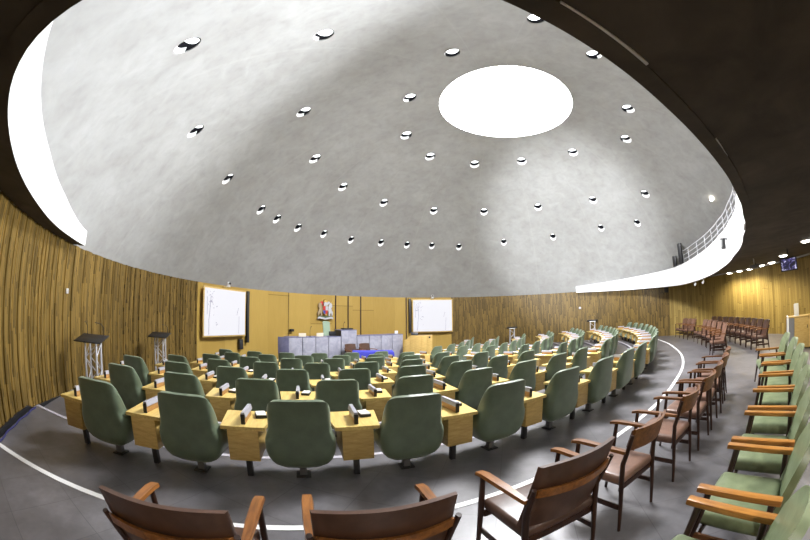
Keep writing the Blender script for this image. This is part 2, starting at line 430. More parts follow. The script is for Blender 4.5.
for ring, a, r in PORT:
    cnt[ring] = cnt.get(ring, 0) + 1
    n = cnt[ring]
    o = PP[ring](wal(r, a, dome_z(r)), radians(a), 'round porthole in grey dome, %s from left in the %s' % (ORD[n], RINGTXT[ring]), 'dome portholes, ' + ring + ' ring')

# ------------------------------------------------------------------ gallery: soffit, parapet, railing
GT = [(0, 6.4), (10.6, 6.42), (26, 6.79), (36, 7.25), (44, 7.76), (49.4, 8.19), (52.7, 8.51), (56.7, 8.96), (57.7, 9.07), (62, 9.63), (65.92, 10.10), (67.33, 10.23), (69, 10.34), (70.9, 10.41), (72.5, 10.44), (78, 10.51), (85.4, 10.57), (91.9, 10.67), (101.5, 10.76)]
def gr(phi):
    return sum(lerp(abs(phi + d * .5), GT) for d in range(-5, 6)) / 11
ZB = [(-102, 2.78), (-18, 2.78), (-6, 2.755), (4, 2.71), (14, 2.65), (26, 2.58), (40, 2.52), (50, 2.495), (58, 2.49), (64, 2.50), (70, 2.53), (83, 2.60), (101, 2.73)]
ZT = [(-101, 3.07), (-98.4, 3.13), (-93, 3.32), (-85, 3.44), (-60, 3.5), (-13, 3.52), (0, 3.55), (26, 3.55), (48, 3.47), (64, 3.42), (75, 3.32), (99, 3.09)]
phis = [-101.2 + 202.2 * i / 260 for i in range(261)]
bm = new(); rows = []
for p in phis:
    a = p + AX; r = gr(p); w = wall_r((a + 180) % 360 - 180) + .08
    rows.append([wal(r + .02, a, HW), wal(w, a, HW), wal(w, a, HW + .22), wal(r + .02, a, HW + .22)])
strip_slab(bm, rows); struct('ceiling_gallery', bm, M['soffit'])
bm = new(); rows = []
for p in phis:
    a = p + AX; r = gr(p); zb = lerp(p, ZB); zt = lerp(p, ZT); t = min(.14, max(.03, RW - r - .12))
    rows.append([wal(r, a, zb), wal(r + t, a, zb), wal(r + t, a, zt), wal(r, a, zt)])
strip_slab(bm, rows); bmesh.ops.recalc_face_normals(bm, faces=bm.faces)
for f in bm.faces:
    cxy = f.calc_center_median() - Vector((CX, CY, 0)); cxy.z = 0
    if f.normal.z < -.5 or f.normal.dot(cxy.normalized()) > .5: f.material_index = 1
struct('wall_parapet', bm, [M['white_paint'], M['soffit']])
rail = thing('gallery_railing', 'grey metal railing with three rails on top of the white gallery parapet', 'railing', wal(gr(20), 20 + AX, 3.5))
ro = rail.location.copy()
RZ = [(-30, 4.0), (-13, 3.98), (25, 4.0), (46, 4.0), (60, 4.0), (67, 3.93)]
def rp(p, f): return wal(gr(p) + .07, p + AX, lerp(p, ZT) + (lerp(p, RZ) - lerp(p, ZT)) * f) - ro
PH = [-30 + 91 * i / 50 for i in range(51)]
for f in (1.0, .66, .33):
    b = new(); tube(b, [rp(p, f) for p in PH], .026 if f == 1 else .017, 8); link('rail', b, M['alu'], rail)
for i in range(0, 51, 4):
    b = new(); tube(b, [rp(PH[i], -.05), rp(PH[i], 1.0)], .022, 8); link('post', b, M['alu'], rail)
# slots in the soffit (pairs of linear air grilles on an arc)
for i, (a0, a1, w) in enumerate(((18.95, 20.62, 'long twin-slot grille in the dark soffit, the nearest one overhead'), (23.75, 25.3, 'twin-slot grille in the dark soffit, second from the top'), (28.5, 30.1, 'twin-slot grille in the dark soffit, third from the top'), (33.4, 35.0, 'small twin-slot grille in the dark soffit, beside the white parapet end'))):
    c = pol(21.21, (a0 + a1) / 2, HW); t = thing('ceiling_grille', w, 'air grille', c, group='soffit grilles')
    for dr in (-.028, .028):
        b = new()
        strip_slab(b, [[pol(21.21 + dr - .01, a, HW - .012) - c, pol(21.21 + dr + .01, a, HW - .012) - c, pol(21.21 + dr + .01, a, HW + .002) - c, pol(21.21 + dr - .01, a, HW + .002) - c] for a in [a0 + (a1 - a0) * k / 8 for k in range(9)]])
        link('blade', b, M['silver_white'], t)
    b = new(); strip_slab(b, [[pol(21.21 - .017, a, HW - .006) - c, pol(21.21 + .017, a, HW - .006) - c, pol(21.21 + .017, a, HW + .001) - c, pol(21.21 - .017, a, HW + .001) - c] for a in [a0 + (a1 - a0) * k / 8 for k in range(9)]])
    link('slot', b, M['black'], t)
# recessed downlights under the gallery on the right
def downlight():
    t = thing('downlight', '', 'ceiling light')
    b = new(); lathe(b, [(.16, .0), (.20, .0), (.20, -.02), (.18, -.03), (.16, -.02)], 24); link('rim', b, M['white_paint'], t)
    b = new(); lathe(b, [(.17, -.018), (.13, -.05), (.06, -.065), (0, -.07)], 24); link('lens', b, M['lamp_lens'], t)
    return t
P = Placer(downlight()); DL = []
for i, (R, a, mx) in enumerate(((23.42, 42.4, 99), (23.75, 49.5, 99), (24.2, 54.5, 10.9), (24.06, 56.4, 10.9), (24.2, 59.8, 11.2), (24.07, 61.8, 11.2), (24.39, 65.7, 11.3), (23.35, 36, 99), (23.3, 30, 99), (23.3, 24, 99), (23.2, 18, 99))):
    q = pol(R, a); v = Vector((q.x - CX, q.y - CY)); 
    if v.length > mx: # stay clear of the wall, sliding towards the viewpoint
        f = 1.0
        while (Vector((q.x * f - CX, q.y * f - CY))).length > mx: f -= .01
        q = Vector((q.x * f, q.y * f, 0))
    q.z = HW; DL.append(q.copy())
    P(q, 0, 'white downlight in the dark soffit at right, %s from the right edge' % ORD[i + 1] if i < 7 else 'round white downlight in the dark soffit above the row of pale green armchairs', 'soffit downlights' if i < 7 else 'soffit downlights above the armchairs')
# spot fittings below the parapet
for i, (R, a, w) in enumerate(((0, 48.0, 'small white spotlight under the gallery edge, the right one of two'), (0, 54.5, 'small white spotlight under the gallery edge, the left one of two'))):
    t = thing('spotlight', w, 'spotlight', wal(gr(a) + .07, a + AX, 2.484), radians(a + AX), group='spotlights under the gallery')
    b = new(); tube(b, [(0, 0, 0), (0, 0, -.09)], .012, 8); link('stem', b, M['white_paint'], t)
    b = new(); tube(b, [(0, -.05, -.08), (0, .05, -.13)], [.035, .05], 12); link('lamp_head', b, M['white_paint'], t)

# ------------------------------------------------------------------ delegate chairs (tub chairs on a post)
def catmull(tab, n):
    out = []; m = len(tab)
    for i in range(n + 1):
        u = i / n * (m - 1); k = min(int(u), m - 2); f = u - k
        p = [tab[max(0, min(m - 1, k + d))] for d in (-1, 0, 1, 2)]
        out.append(tuple(.5 * (2 * p[1][j] + (p[2][j] - p[0][j]) * f + (2 * p[0][j] - 5 * p[1][j] + 4 * p[2][j] - p[3][j]) * f * f + (3 * p[1][j] - p[0][j] - 3 * p[2][j] + p[3][j]) * f ** 3) for j in range(len(tab[0]))))
    return out
def tub_shell():
    half = [(-1.0, .22, .47), (-1.0, .10, .545), (-1.0, -.02, .60), (-1.0, -.11, .665), (-1.0, -.18, .84), (-.965, -.245, .97), (-.80, -.285, 1.015), (-.40, -.30, 1.022), (0, -.304, 1.022)]
    tab = half + [(-x, y, z) for x, y, z in half[-2::-1]]
    U = catmull(tab, 48)
    HWZ = [(.30, .19), (.33, .245), (.37, .285), (.42, .312), (.50, .335), (.60, .338), (.655, .322), (.70, .297), (.90, .294), (1.03, .284)]
    nv = 14; bm = new()
    def pt(u, v, inset):
        x, y, zt = u; zt -= inset * .2; z0 = .30 + inset * .9
        z = z0 + (zt - z0) * v
        w = lerp(z, HWZ) - inset
        back = max(0, min(1, (-y - .05) / .25))
        yy = y - back * .10 * (z - .40) * 1.2
        if z < .42: yy = yy * (.72 + .28 * sqrt(max(0, (z - .30) / .12)))
        if y < 0: yy += inset * back
        return Vector((x * w, yy, z))
    th = .058
    O = [[bm.verts.new(pt(u, j / nv, 0)) for j in range(nv + 1)] for u in U]
    I = [[bm.verts.new(pt(u, j / nv, th)) for j in range(nv + 1)] for u in U]
    rim = []
    for k, u in enumerate(U):
        a, b = O[k][nv].co, I[k][nv].co
        rim.append(bm.verts.new((a + b) / 2 + Vector((0, 0, .018))))
    for k in range(len(U) - 1):
        for j in range(nv):
            bm.faces.new((O[k][j], O[k + 1][j], O[k + 1][j + 1], O[k][j + 1])); bm.faces.new((I[k][j], I[k][j + 1], I[k + 1][j + 1], I[k + 1][j]))
        bm.faces.new((O[k][nv], O[k + 1][nv], rim[k + 1], rim[k])); bm.faces.new((rim[k], rim[k + 1], I[k + 1][nv], I[k][nv]))
    for k in (0, len(U) - 1):
        for j in range(nv): bm.faces.new((O[k][j], O[k][j + 1], I[k][j + 1], I[k][j]))
        bm.faces.new((O[k][nv], rim[k], I[k][nv]))
    # underside
    cen = bm.verts.new((0, -.02, .30)); 
    for k in range(len(U) - 1): bm.faces.new((O[k + 1][0], O[k][0], cen))
    bm.faces.new((O[0][0], O[-1][0], cen))
    return bm
def lower(b, dz=-.127):
    bmesh.ops.translate(b, vec=(0, 0, dz), verts=b.verts); return b
def tub_chair():
    t = thing('delegate_chair', '', 'chair')
    sh = link('backrest', lower(tub_shell()), M['green'], t, angle=60)
    b = new()
    box(b, (0, 0.0, .43), (.50, .49, .13), .045, seg=4); link('seat', lower(b), M['green'], t, angle=60)
    b = new(); box(b, (0, -.02, .10), (.075, .075, .20), .006); link('post', b, M['grey_metal'], t)
    b = new(); box(b, (0, -.02, .008), (.15, .15, .016), .004); link('base_plate', b, M['dark_metal'], t)
    return t
ROWS = []   # (k, row word, [left angles], [right angles])
LW = ['nearest', 'second', 'third', 'fourth', 'fifth', 'sixth', 'innermost']
starts = {0: (9.75, 3.375, 9), 1: (7.25, 3.62, 9), 2: (3.95, 3.96, 9), 3: (4.5, 4.36, 8), 4: (5.3, 4.83, 7), 5: (5.3, 5.5, 6), 6: (.2, 6.3, 6)}
for k in range(7):
    s, d, n = starts[k]; L = [s + d * i for i in range(n)]
    Rr = [2 * AX - a for a in reversed(L)]
    ROWS.append((k, LW[k], L, Rr))
P = Placer(tub_chair())
for k, wd, L, Rr in ROWS:
    for side, A in (('left', L), ('right', Rr)):
        for i, a in enumerate(A):
            sidew = 'left block' if side == 'left' else 'right block beyond the aisle'
            P(pol(18.81 - DR * k - .33, a, ztier(k)), radians(a) + random.uniform(-.012, .012),
              'green tub delegate chair, %s from left, %s row, %s' % (ORD[i + 1], wd, sidew), 'delegate chairs at the curved desks')

# ------------------------------------------------------------------ wedge-shaped desks between the chairs
def desk(k, A, side, wd):
    Rk = 18.81 - DR * k; d = A[1] - A[0]
    wings = [A[0] - d / 2] + [(a + b) / 2 for a, b in zip(A, A[1:])] + [A[-1] + d / 2]
    z = ztier(k)
    for i, w in enumerate(wings):
        c = pol(Rk - .38, w, z); u = thing('wedge_desk', 'oak wedge desk between tub chairs, %s from left, %s row, %s block' % (ORD[i + 1], wd, side), 'desk', c, radians(w), 'oak wedge desks between the chairs')
        top = new(); prism(top, [(-.215, -.27), (.215, -.27), (.280, .283), (-.280, .283)], .558, .593); link('desk_top', top, M['oak_top'], u)
        bx = new(); box(bx, (0, -.02, .398), (.305, .50, .318), .004); link('drawer_box', bx, M['oak'], u)
        bx = new(); box(bx, (0, -.10, .122), (.06, .06, .244), .004); link('leg', bx, M['dark_metal'], u)
    return wings
WINGS = []
for k, wd, L, Rr in ROWS:
    WINGS.append((k, wd, 'left', desk(k, L, 'left', wd), L)); WINGS.append((k, wd, 'right', desk(k, Rr, 'right', wd), Rr))
# conference units (long grey bars) and handsets on the wings
def unit():
    t = thing('conference_unit', '', 'microphone unit')
    b = new(); box(b, (0, 0, .035), (.036, .33, .07), .003); link('wooden_base', b, M['unit_wood'], t)
    b = new(); prism(b, [(-.030, 0), (.030, 0), (.018, .05), (-.018, .05)], -.17, .17)
    bmesh.ops.rotate(b, cent=(0, 0, 0), matrix=Matrix.Rotation(pi / 2, 3, 'X'), verts=b.verts)
    bmesh.ops.translate(b, vec=(0, 0, .068), verts=b.verts); link('bar', b, M['silver_grey'], t)
    b = new(); box(b, (0, -.172, .05), (.042, .012, .10), .002); link('end_cap', b, M['black'], t)
    return t
P = Placer(unit())
for k, wd, side, W, A in WINGS:
    for i, w in enumerate(W):
        P(pol(18.81 - DR * k - .36, w, ztier(k) + .593), radians(w), 'grey conference bar on %s desk from left, %s row, %s block' % (ORD[i + 1], wd, side), 'conference bars on the desk wings')
def handset():
    t = thing('voting_handset', '', 'handset')
    b = new(); box(b, (0, 0, .016), (.12, .17, .032), .006); link('body', b, M['black'], t)
    b = new(); box(b, (0, 0, .035), (.10, .15, .01), .003); link('keypad', b, M['paper'], t)
    return t
P = Placer(handset())
for k, wd, side, W, A in WINGS:
    if k > 3: continue
    for i, w in enumerate(W):
        if side == 'right' and i % 2: continue
        P(pol(18.81 - DR * k - .48, w + math.degrees(.125 / 18), ztier(k) + .593), radians(w) + random.uniform(-.3, .3), 'white-topped handset on %s desk from left, %s row, %s block' % (ORD[i + 1], wd, side), 'handsets on the desk wings')
P = None
# white sheets added to stand in for glare on the right-hand desk tops
b = new(); box(b, (0, 0, .003), (.21, .297, .006)); pp = link('glare_sheet', b, M['paper']); tag(pp, 'x', 'paper'); P = Placer(pp)
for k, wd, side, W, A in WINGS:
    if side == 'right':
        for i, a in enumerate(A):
            P(pol(18.81 - DR * k - .50, W[i] - math.degrees(.155 / (18.3 - DR * k)), ztier(k) + .594), radians(a) + random.uniform(-.2, .2), 'added white glare sheet on %s desk from left, %s row, right block' % (ORD[i + 1], wd), 'glare sheets on the right block desks')

# ------------------------------------------------------------------ brown armchairs
def arm_board(b, x, z, y0, y1, w0, w1, th, drop=0.0):
    s = 1 if x > 0 else -1
    pr = [(y0, w0, 0), (y0 * .6 + y1 * .4, (w0 + w1) / 2 + .012, .006), (y0 * .15 + y1 * .85, w1 + .006, .002), (y1, w1, -drop)]
    rows = []
    for y, w, dz in pr: rows.append([(x - w / 2, y, z + dz), (x + w / 2, y, z + dz), (x + w / 2 - .004, y, z + th + dz), (x - w / 2 + .004, y, z + th + dz)])
    strip_slab(b, rows)
def curved_back(b, hw, y_edge, bow, z0, z1, th, lean0, lean1, nx=12, nz=5, round_top=0.0):
    def f(u, v):
        x = (u * 2 - 1) * hw; zt = z1 - round_top * (abs(u * 2 - 1) ** 3)
        z = z0 + (zt - z0) * v; y = y_edge - bow * (1 - (x / hw) ** 2) - (lean0 + (lean1 - lean0) * v)
        return (x, y, z), (-.0 + 2 * bow * x / hw / hw * -.6, -1, .12)
    grid_slab(b, f, nx, nz, th)
def brown_frame(t, pad, wm, wd, e=0.0):
    for q in (-1, 1):
        s = q * (1 + e / .28)
        b = new(); tube(b, [(s * .275, .205, 0), (s * .283, .195, .42), (s * .288, .19, .645)], [.014, .021, .017], 10); link('leg', b, wd, t)
        b = new(); tube(b, [(s * .262, -.30, 0), (s * .258, -.225, .42), (s * .262, -.215, .55), (s * (.285 if pad else .272), -.285 if pad else -.27, .755 if pad else .79)], [.013, .021, .02, .014], 10); link('leg', b, wd, t)
        b = new(); arm_board(b, s * .285, .645, -.235, .245, .036, .058, .022, .012); link('armrest', b, wm, t)
        b = new(); box(b, (s * .272, -.03, .205), (.016, .45, .042), .004); link('side_rail', b, wd, t)
    b = new(); box(b, (0, .185, .345), (.53 + 2 * e, .02, .05), .004); link('front_rail', b, wd, t)
    b = new(); box(b, (0, -.215, .345), (.5 + 2 * e, .02, .05), .004); link('rear_rail', b, wd, t)
def padded_chair(leather, wm, wd, e=0.0):
    t = thing('padded_armchair', '', 'armchair'); brown_frame(t, True, wm, wd, e)
    b = new(); box(b, (0, .0, .405), (.52 + 2 * e, .46, .085), .034, seg=4); link('seat', b, leather, t, angle=60)
    b = new(); curved_back(b, .272 + e * .95, -.155, .055, .44, .895, .034, 0, .12, round_top=.012); bmesh.ops.bevel(b, geom=[e for e in b.edges if e.calc_face_angle(0) > 1.0], offset=.012, segments=2, affect='EDGES'); link('back_pad', b, leather, t, angle=60)
    b = new(); curved_back(b, .266 + e * .98, -.262, .062, .69, .745, .02, 0, .012, nz=1); link('back_rail', b, wm, t)
    return t
def crest_chair():
    t = thing('open_back_armchair', '', 'armchair'); brown_frame(t, False, M['teak'], M['teak_dark'])
    b = new(); box(b, (0, .0, .405), (.525, .46, .08), .036, seg=4); link('seat', b, M['tan_leather'], t, angle=60)
    b = new(); curved_back(b, .270, -.235, .060, .665, .83, .022, 0, .035, nz=3); link('back_crest', b, M['teak'], t)
    b = new(); curved_back(b, .245, -.212, .058, .68, .82, .02, 0, .03, nz=3, round_top=.01); link('back_pad', b, M['tan_leather'], t, angle=60)
    return t
def brown(P, R, a, lab, grp, z=0.0, da=0): return P(pol(R - .22, a, z), radians(a + da), lab, grp)
PA = Placer(padded_chair(M['brown_leather'], M['teak_arm'], M['teak_dark'], .035))
g = 'padded brown armchairs along the white line'
brown(PA, 20.53, 15.0, 'dark brown leather-backed armchair at the front edge, leftmost of all', g, da=-1)
brown(PA, 20.515, 17.58, 'dark brown leather-backed armchair at the front edge, second from the left', g, da=-.5)
brown(PA, 20.525, 20.55, 'brown leather armchair with padded back and glossy seat, third from the left', g, da=-1)
PB = Placer(crest_chair())
g = 'open-back brown armchairs along the white line'
for i, (R, a, da) in enumerate(((20.52, 22.98, 1), (20.54, 25.68, 0), (20.56, 28.0, -1), (20.57, 30.0, 0), (20.6, 32.1, 2), (20.62, 34.1, -1))):
    brown(PB, R, a, 'open-back teak armchair with tan seat, %s behind the glossy padded armchair' % ORD[i + 1], g, da=da)
PC = Placer(padded_chair(M['tan_leather'], M['teak'], M['teak_dark']))
g = 'far inner row of brown armchairs'
for i, (R, a) in enumerate(((21.06, 47.7), (21.27, 50.1), (21.3, 52.4), (21.36, 54.9), (21.4, 57.0), (21.45, 58.9))):
    brown(PC, R, a, 'tan armchair across the cross aisle, %s going away along the far inner row' % ORD[i + 1], g)
g = 'brown armchairs at the far end of the inner row'
for i, (R, a) in enumerate(((21.5, 63.3), (21.55, 65.1), (21.6, 66.9))):
    brown(PC, R, a, 'brown armchair at the far end by the boarded wall, %s of three' % ORD[i + 1], g)
PD = Placer(padded_chair(M['brown_leather'], M['teak'], M['teak_dark']))
g = 'brown armchairs along the boarded wall'
for i in range(10):
    a = 48.3 + 1.72 * i
    brown(PD, 22.63 + .012 * i, a, 'brown armchair along the boarded wall, %s from the white cabinet end' % ORD[i + 1], g)

# ------------------------------------------------------------------ pale green visitor armchairs
def visitor():
    t = thing('visitor_armchair', '', 'armchair')
    for s in (-1, 1):
        b = new(); tube(b, [(s * .345, .27, 0), (s * .345, .215, .60)], [.016, .022], 10); link('leg', b, M['teak_dark'], t)
        b = new(); tube(b, [(s * .345, -.26, 0), (s * .345, -.19, .60)], [.016, .022], 10); link('leg', b, M['teak_dark'], t)
        b = new(); box(b, (s * .347, .02, .618), (.062, .54, .036), .007); link('armrest', b, M['teak_gold'], t)
        b = new(); box(b, (s * .345, .01, .30), (.022, .46, .045), .005); link('side_rail', b, M['teak'], t)
    b = new(); box(b, (0, .03, .395), (.61, .50, .11), .045, seg=4); link('seat', b, M['pale_green'], t, angle=60)
    b = new(); box(b, (0, .20, .325), (.66, .02, .05), .004); link('front_rail', b, M['teak_dark'], t)
    b = new()
    def f(u, v):
        x = (u * 2 - 1) * .32; q = abs(u * 2 - 1); zt = .93 - .20 * q ** 3.2
        z = .36 + (zt - .36) * v; y = -.185 - .045 * (1 - q * q) - .13 * ((z - .36) / .57) ** 1.2
        return (x * (1 - .05 * v), y, z), (-x * .35, -1, -.15)
    grid_slab(b, f, 14, 12, .05)
    bmesh.ops.bevel(b, geom=[e for e in b.edges if e.calc_face_angle(0) > 1.0], offset=.016, segments=2, affect='EDGES')
    link('back_shell', b, M['pale_green'], t, angle=60)
    return t
P = Placer(visitor())
for i, a in enumerate((20.45, 22.75, 24.98, 27.3, 29.5, 31.75, 33.95, 36.2)):
    P(pol(21.72 - .26 + .16 * sstep(a, 26, 34), a, 0), radians(a), 'pale green armchair with broad teak arms, %s in the row counting away from the viewer' % ORD[i + 1], 'pale green visitor armchairs')

# ------------------------------------------------------------------ dais
U = Vector((.769, .639, 0)); NV = Vector((-.639, .769, 0)); D0 = Vector((-2.585, 15.27, 0)); DA = atan2(.639, .769)
bm = new(); cpl = D0 + U * -.05
poly = [(-3.1, .3), (3.0, .3), (2.2, 2.35), (-2.3, 2.35)]
prism(bm, [((cpl + U * x + NV * y).x, (cpl + U * x + NV * y).y) for x, y in poly], ZD, 0.0)
struct('floor_platform', bm, M['floor'])
def clad(name, base, m1, m2):
    m = mat(name, base, .45); N = NT(m); tc = N.n('ShaderNodeTexCoord')
    no = N.n('ShaderNodeTexNoise', i_Scale=3.5, i_Detail=6.0, i_Distortion=1.2); N.l(tc.outputs['Object'], no.inputs['Vector'])
    N.l(N.ramp(no.outputs[0], [(.3, m1), (.7, m2)]), N.b.inputs['Base Color']); return m
M['clad'] = clad('grey lavender cladding', (.3, .3, .36), (.24, .24, .30), (.36, .36, .43))
M['clad_dark'] = clad('purple grey cladding', (.13, .13, .22), (.11, .11, .20), (.17, .17, .27))
dais = thing('dais', 'long grey lavender panelled speakers\' dais with a taller block in the middle', 'dais', D0 + Vector((0, 0, ZD)), DA)
TOP = .745 - ZD
def dais_part(name, x0, x1, h, npan, m=None):
    b = new(); box(b, ((x0 + x1) / 2, .36, h / 2 - .02), (x1 - x0 - .01, .62, h - .04)); c = link(name, b, M['dark_metal'], dais)
    w = (x1 - x0) / npan
    for i in range(npan):
        b = new(); box(b, (x0 + w * (i + .5), .03, h / 2), (w - .025, .04, h - .03), .004); link('panel', b, m or M['clad'], c)
    b = new(); box(b, ((x0 + x1) / 2, .36, h - .012), (x1 - x0, .72, .028), .004); link('top', b, M['clad_dark'], c)
dais_part('left_counter', -2.95, -.43, TOP, 4)
dais_part('centre_block', -.42, .42, 1.03 - ZD, 1)
dais_part('right_counter', .43, 3.2, TOP, 4)
b = new(); box(b, (0, 0, TOP / 2), (.5, .05, TOP - .01), .004, Matrix.Rotation(radians(-42), 3, 'Z')); bmesh.ops.translate(b, vec=(-3.13, .19, 0), verts=b.verts); link('return_panel', b, M['clad_dark'], dais)
def on_dais(s, d, z=.745): return D0 + U * s + NV * d + Vector((0, 0, z + .006))
b = new(); prism(b, [(-.17, -.035), (.17, -.035), (.17, .035), (-.17, .035)], 0, .004); box(b, (0, 0, .075), (.34, .012, .15), .002, Matrix.Rotation(.2, 3, 'X'))
nc = link('name_card', b, M['cream']); tag(nc, 'x', 'name card'); P = Placer(nc)
P(on_dais(-2.25, .2), DA, 'blank cream name card on the left half of the dais, the left one', 'name cards on the dais')
P(on_dais(-1.4, .2), DA, 'blank cream name card on the left half of the dais, near the green chair', 'name cards on the dais')
b = new(); box(b, (0, 0, .08), (.17, .05, .16), .01); tag(link('white_box', b, M['white_plastic'], loc=on_dais(2.95, .25)), 'small white upright box at the right end of the dais', 'box')
def gooseneck(lab, loc, rz, h=.38):
    t = thing('gooseneck_microphone', lab, 'microphone', loc, rz, 'gooseneck microphones')
    b = new(); lathe(b, [(0, .025), (.045, .02), (.05, .0), (0, 0)], 16); link('base', b, M['black'], t)
    b = new(); tube(b, [(0, 0, .02), (0, 0, h * .6), (0, -.04, h * .85), (0, -.11, h)], .007, 8); link('stem', b, M['black'], t)
    b = new(); tube(b, [(0, -.10, h - .01), (0, -.16, h + .03)], .013, 8); link('capsule', b, M['black'], t)
gooseneck('black gooseneck microphone between the two cream name cards on the dais', on_dais(-1.85, .28), DA, .42)
gooseneck('black gooseneck microphone on the taller centre block of the dais', on_dais(-.2, .2, 1.03), DA, .34)
b = new(); box(b, (0, 0, .03), (.5, .32, .06), .01); tag(link('desktop_console', b, M['black'], loc=on_dais(.12, .42, 1.03)), 'flat black console on top of the dais centre block', 'console'); bpy.data.objects['desktop_console'].rotation_euler = (0, 0, DA)
t = thing('low_monitor', 'low black monitor on the dais beside the green high-backed chair', 'monitor', on_dais(-.72, .3), DA)
b = new(); box(b, (0, .02, .012), (.2, .14, .022), .003); link('foot', b, M['black'], t)
b = new(); box(b, (0, .0, .12), (.36, .03, .19), .006, None); link('screen', b, M['black'], t)
t = thing('high_backed_chair', 'tall pale green chair standing behind the dais left of its centre', 'chair', D0 + U * -.42 + NV * 1.25 + Vector((0, 0, 0)), DA + pi)
b = new(); box(b, (0, 0, .45), (.5, .5, .12), .04, seg=3); link('seat', b, M['green'], t)
b = new(); curved_back(b, .19, -.2, .03, .45, 1.40, .07, 0, .1, round_top=.03); link('backrest', b, mat('sage fabric', (.27, .36, .27), .7), t)
b = new(); tube(b, [(0, 0, .0), (0, 0, .42)], .035, 12); link('column', b, M['steel'], t)
for k in range(5):
    a = 2 * pi * k / 5; b = new(); tube(b, [(0, 0, .07), (.27 * cos(a), .27 * sin(a), .025)], .022, 8); link('leg', b, M['steel'], t)
# table with blue cloth and two chairs in front of the dais
tc = Vector((-1.38, 14.02, ZD)); ta = radians(8)
t = thing('clerks_table', 'table under the royal blue cloth before the dais', 'table', tc, ta)
b = new(); box(b, (0, 0, .765), (1.66, .70, .03), .004); link('table_top', b, M['oak'], t)
for sx in (-1, 1):
    for sy in (-1, 1):
        b = new(); box(b, (sx * .76, sy * .28, .375), (.05, .05, .75), .004); link('leg', b, M['dark_metal'], t)
bm = new(); rings = []
for (sx, sy, z) in ((.84, .36, .785), (.855, .372, .778), (.865, .38, .70), (.875, .39, .52), (.885, .40, .42)):
    ring = []
    for i in range(80):
        u = i / 80 * 4; k = int(u); f = u - k
        c = [(-1, -1), (1, -1), (1, 1), (-1, 1), (-1, -1)]; x = c[k][0] + (c[k + 1][0] - c[k][0]) * f; y = c[k][1] + (c[k + 1][1] - c[k][1]) * f
        wv = 1 + (.012 * sin(i * 1.7) + .01 * sin(i * 2.9)) * max(0, (.77 - z) * 2.6)
        ring.append(bm.verts.new((x * sx * wv, y * sy * (wv + .5 * (wv - 1)), z)))
    rings.append(ring)
bm.faces.new(rings[0])
for A_, B_ in zip(rings, rings[1:]):
    for i in range(80): bm.faces.new((A_[i], A_[(i + 1) % 80], B_[(i + 1) % 80], B_[i]))
o = link('tablecloth', bm, M['blue_cloth'], loc=tc, angle=50); o.rotation_euler = (0, 0, ta); tag(o, 'royal blue cloth draped over the table before the dais', 'tablecloth')
for i, (q, w) in enumerate(((Vector((-2.28, 14.72, ZD)), 'left'), (Vector((-1.70, 15.18, ZD)), 'right'))):
    c = dup(PA.root, q, DA + pi + .15, 'low brown chair behind the blue-clothed table, the %s one' % w, 'brown chairs behind the blue table'); c.scale = (1, 1, 1.12)
# oak lectern desk on the right of the dais
lq = Vector((.65, 16.95, ZD)); t = thing('oak_lectern', 'wide pale oak lectern desk with a sloped left shoulder before the right screen', 'lectern', lq, radians(-3))
H_ = .69 - ZD
b = new(); prism(b, [(-.70, 0), (.70, 0), (.70, H_), (-.36, H_), (-.70, H_ - .27)], -.3, .3); bmesh.ops.rotate(b, cent=(0, 0, 0), matrix=Matrix.Rotation(pi / 2, 3, 'X'), verts=b.verts); link('body', b, M['oak'], t)
for i in range(5):
    b = new(); x = -.56 + .28 * i; hh = min(H_ - .05, H_ - .27 + max(0, (x + .70 - .13)) * .79 - .02) if x < -.3 else H_ - .03
    box(b, (x, -.308, hh / 2 + .01), (.265, .018, hh), .003); link('front_board', b, M['oak'], t)
b = new(); box(b, (.56, -.322, H_ - .09), (.09, .02, .09), .01); link('black_socket', b, M['black'], t)
t = thing('laptop', 'black laptop lying open on the pale oak lectern desk', 'laptop', lq + Vector((-.2, .02, H_ + .006)), radians(-3))
b = new(); box(b, (0, -.02, .012), (.36, .24, .022), .004); link('keyboard_base', b, M['black'], t)
b = new(); box(b, (0, 0, .07), (.36, .012, .16), .004, Matrix.Rotation(-.35, 3, 'X')); bmesh.ops.translate(b, vec=(0, .13, 0), verts=b.verts); link('lid', b, M['dark_metal'], t)
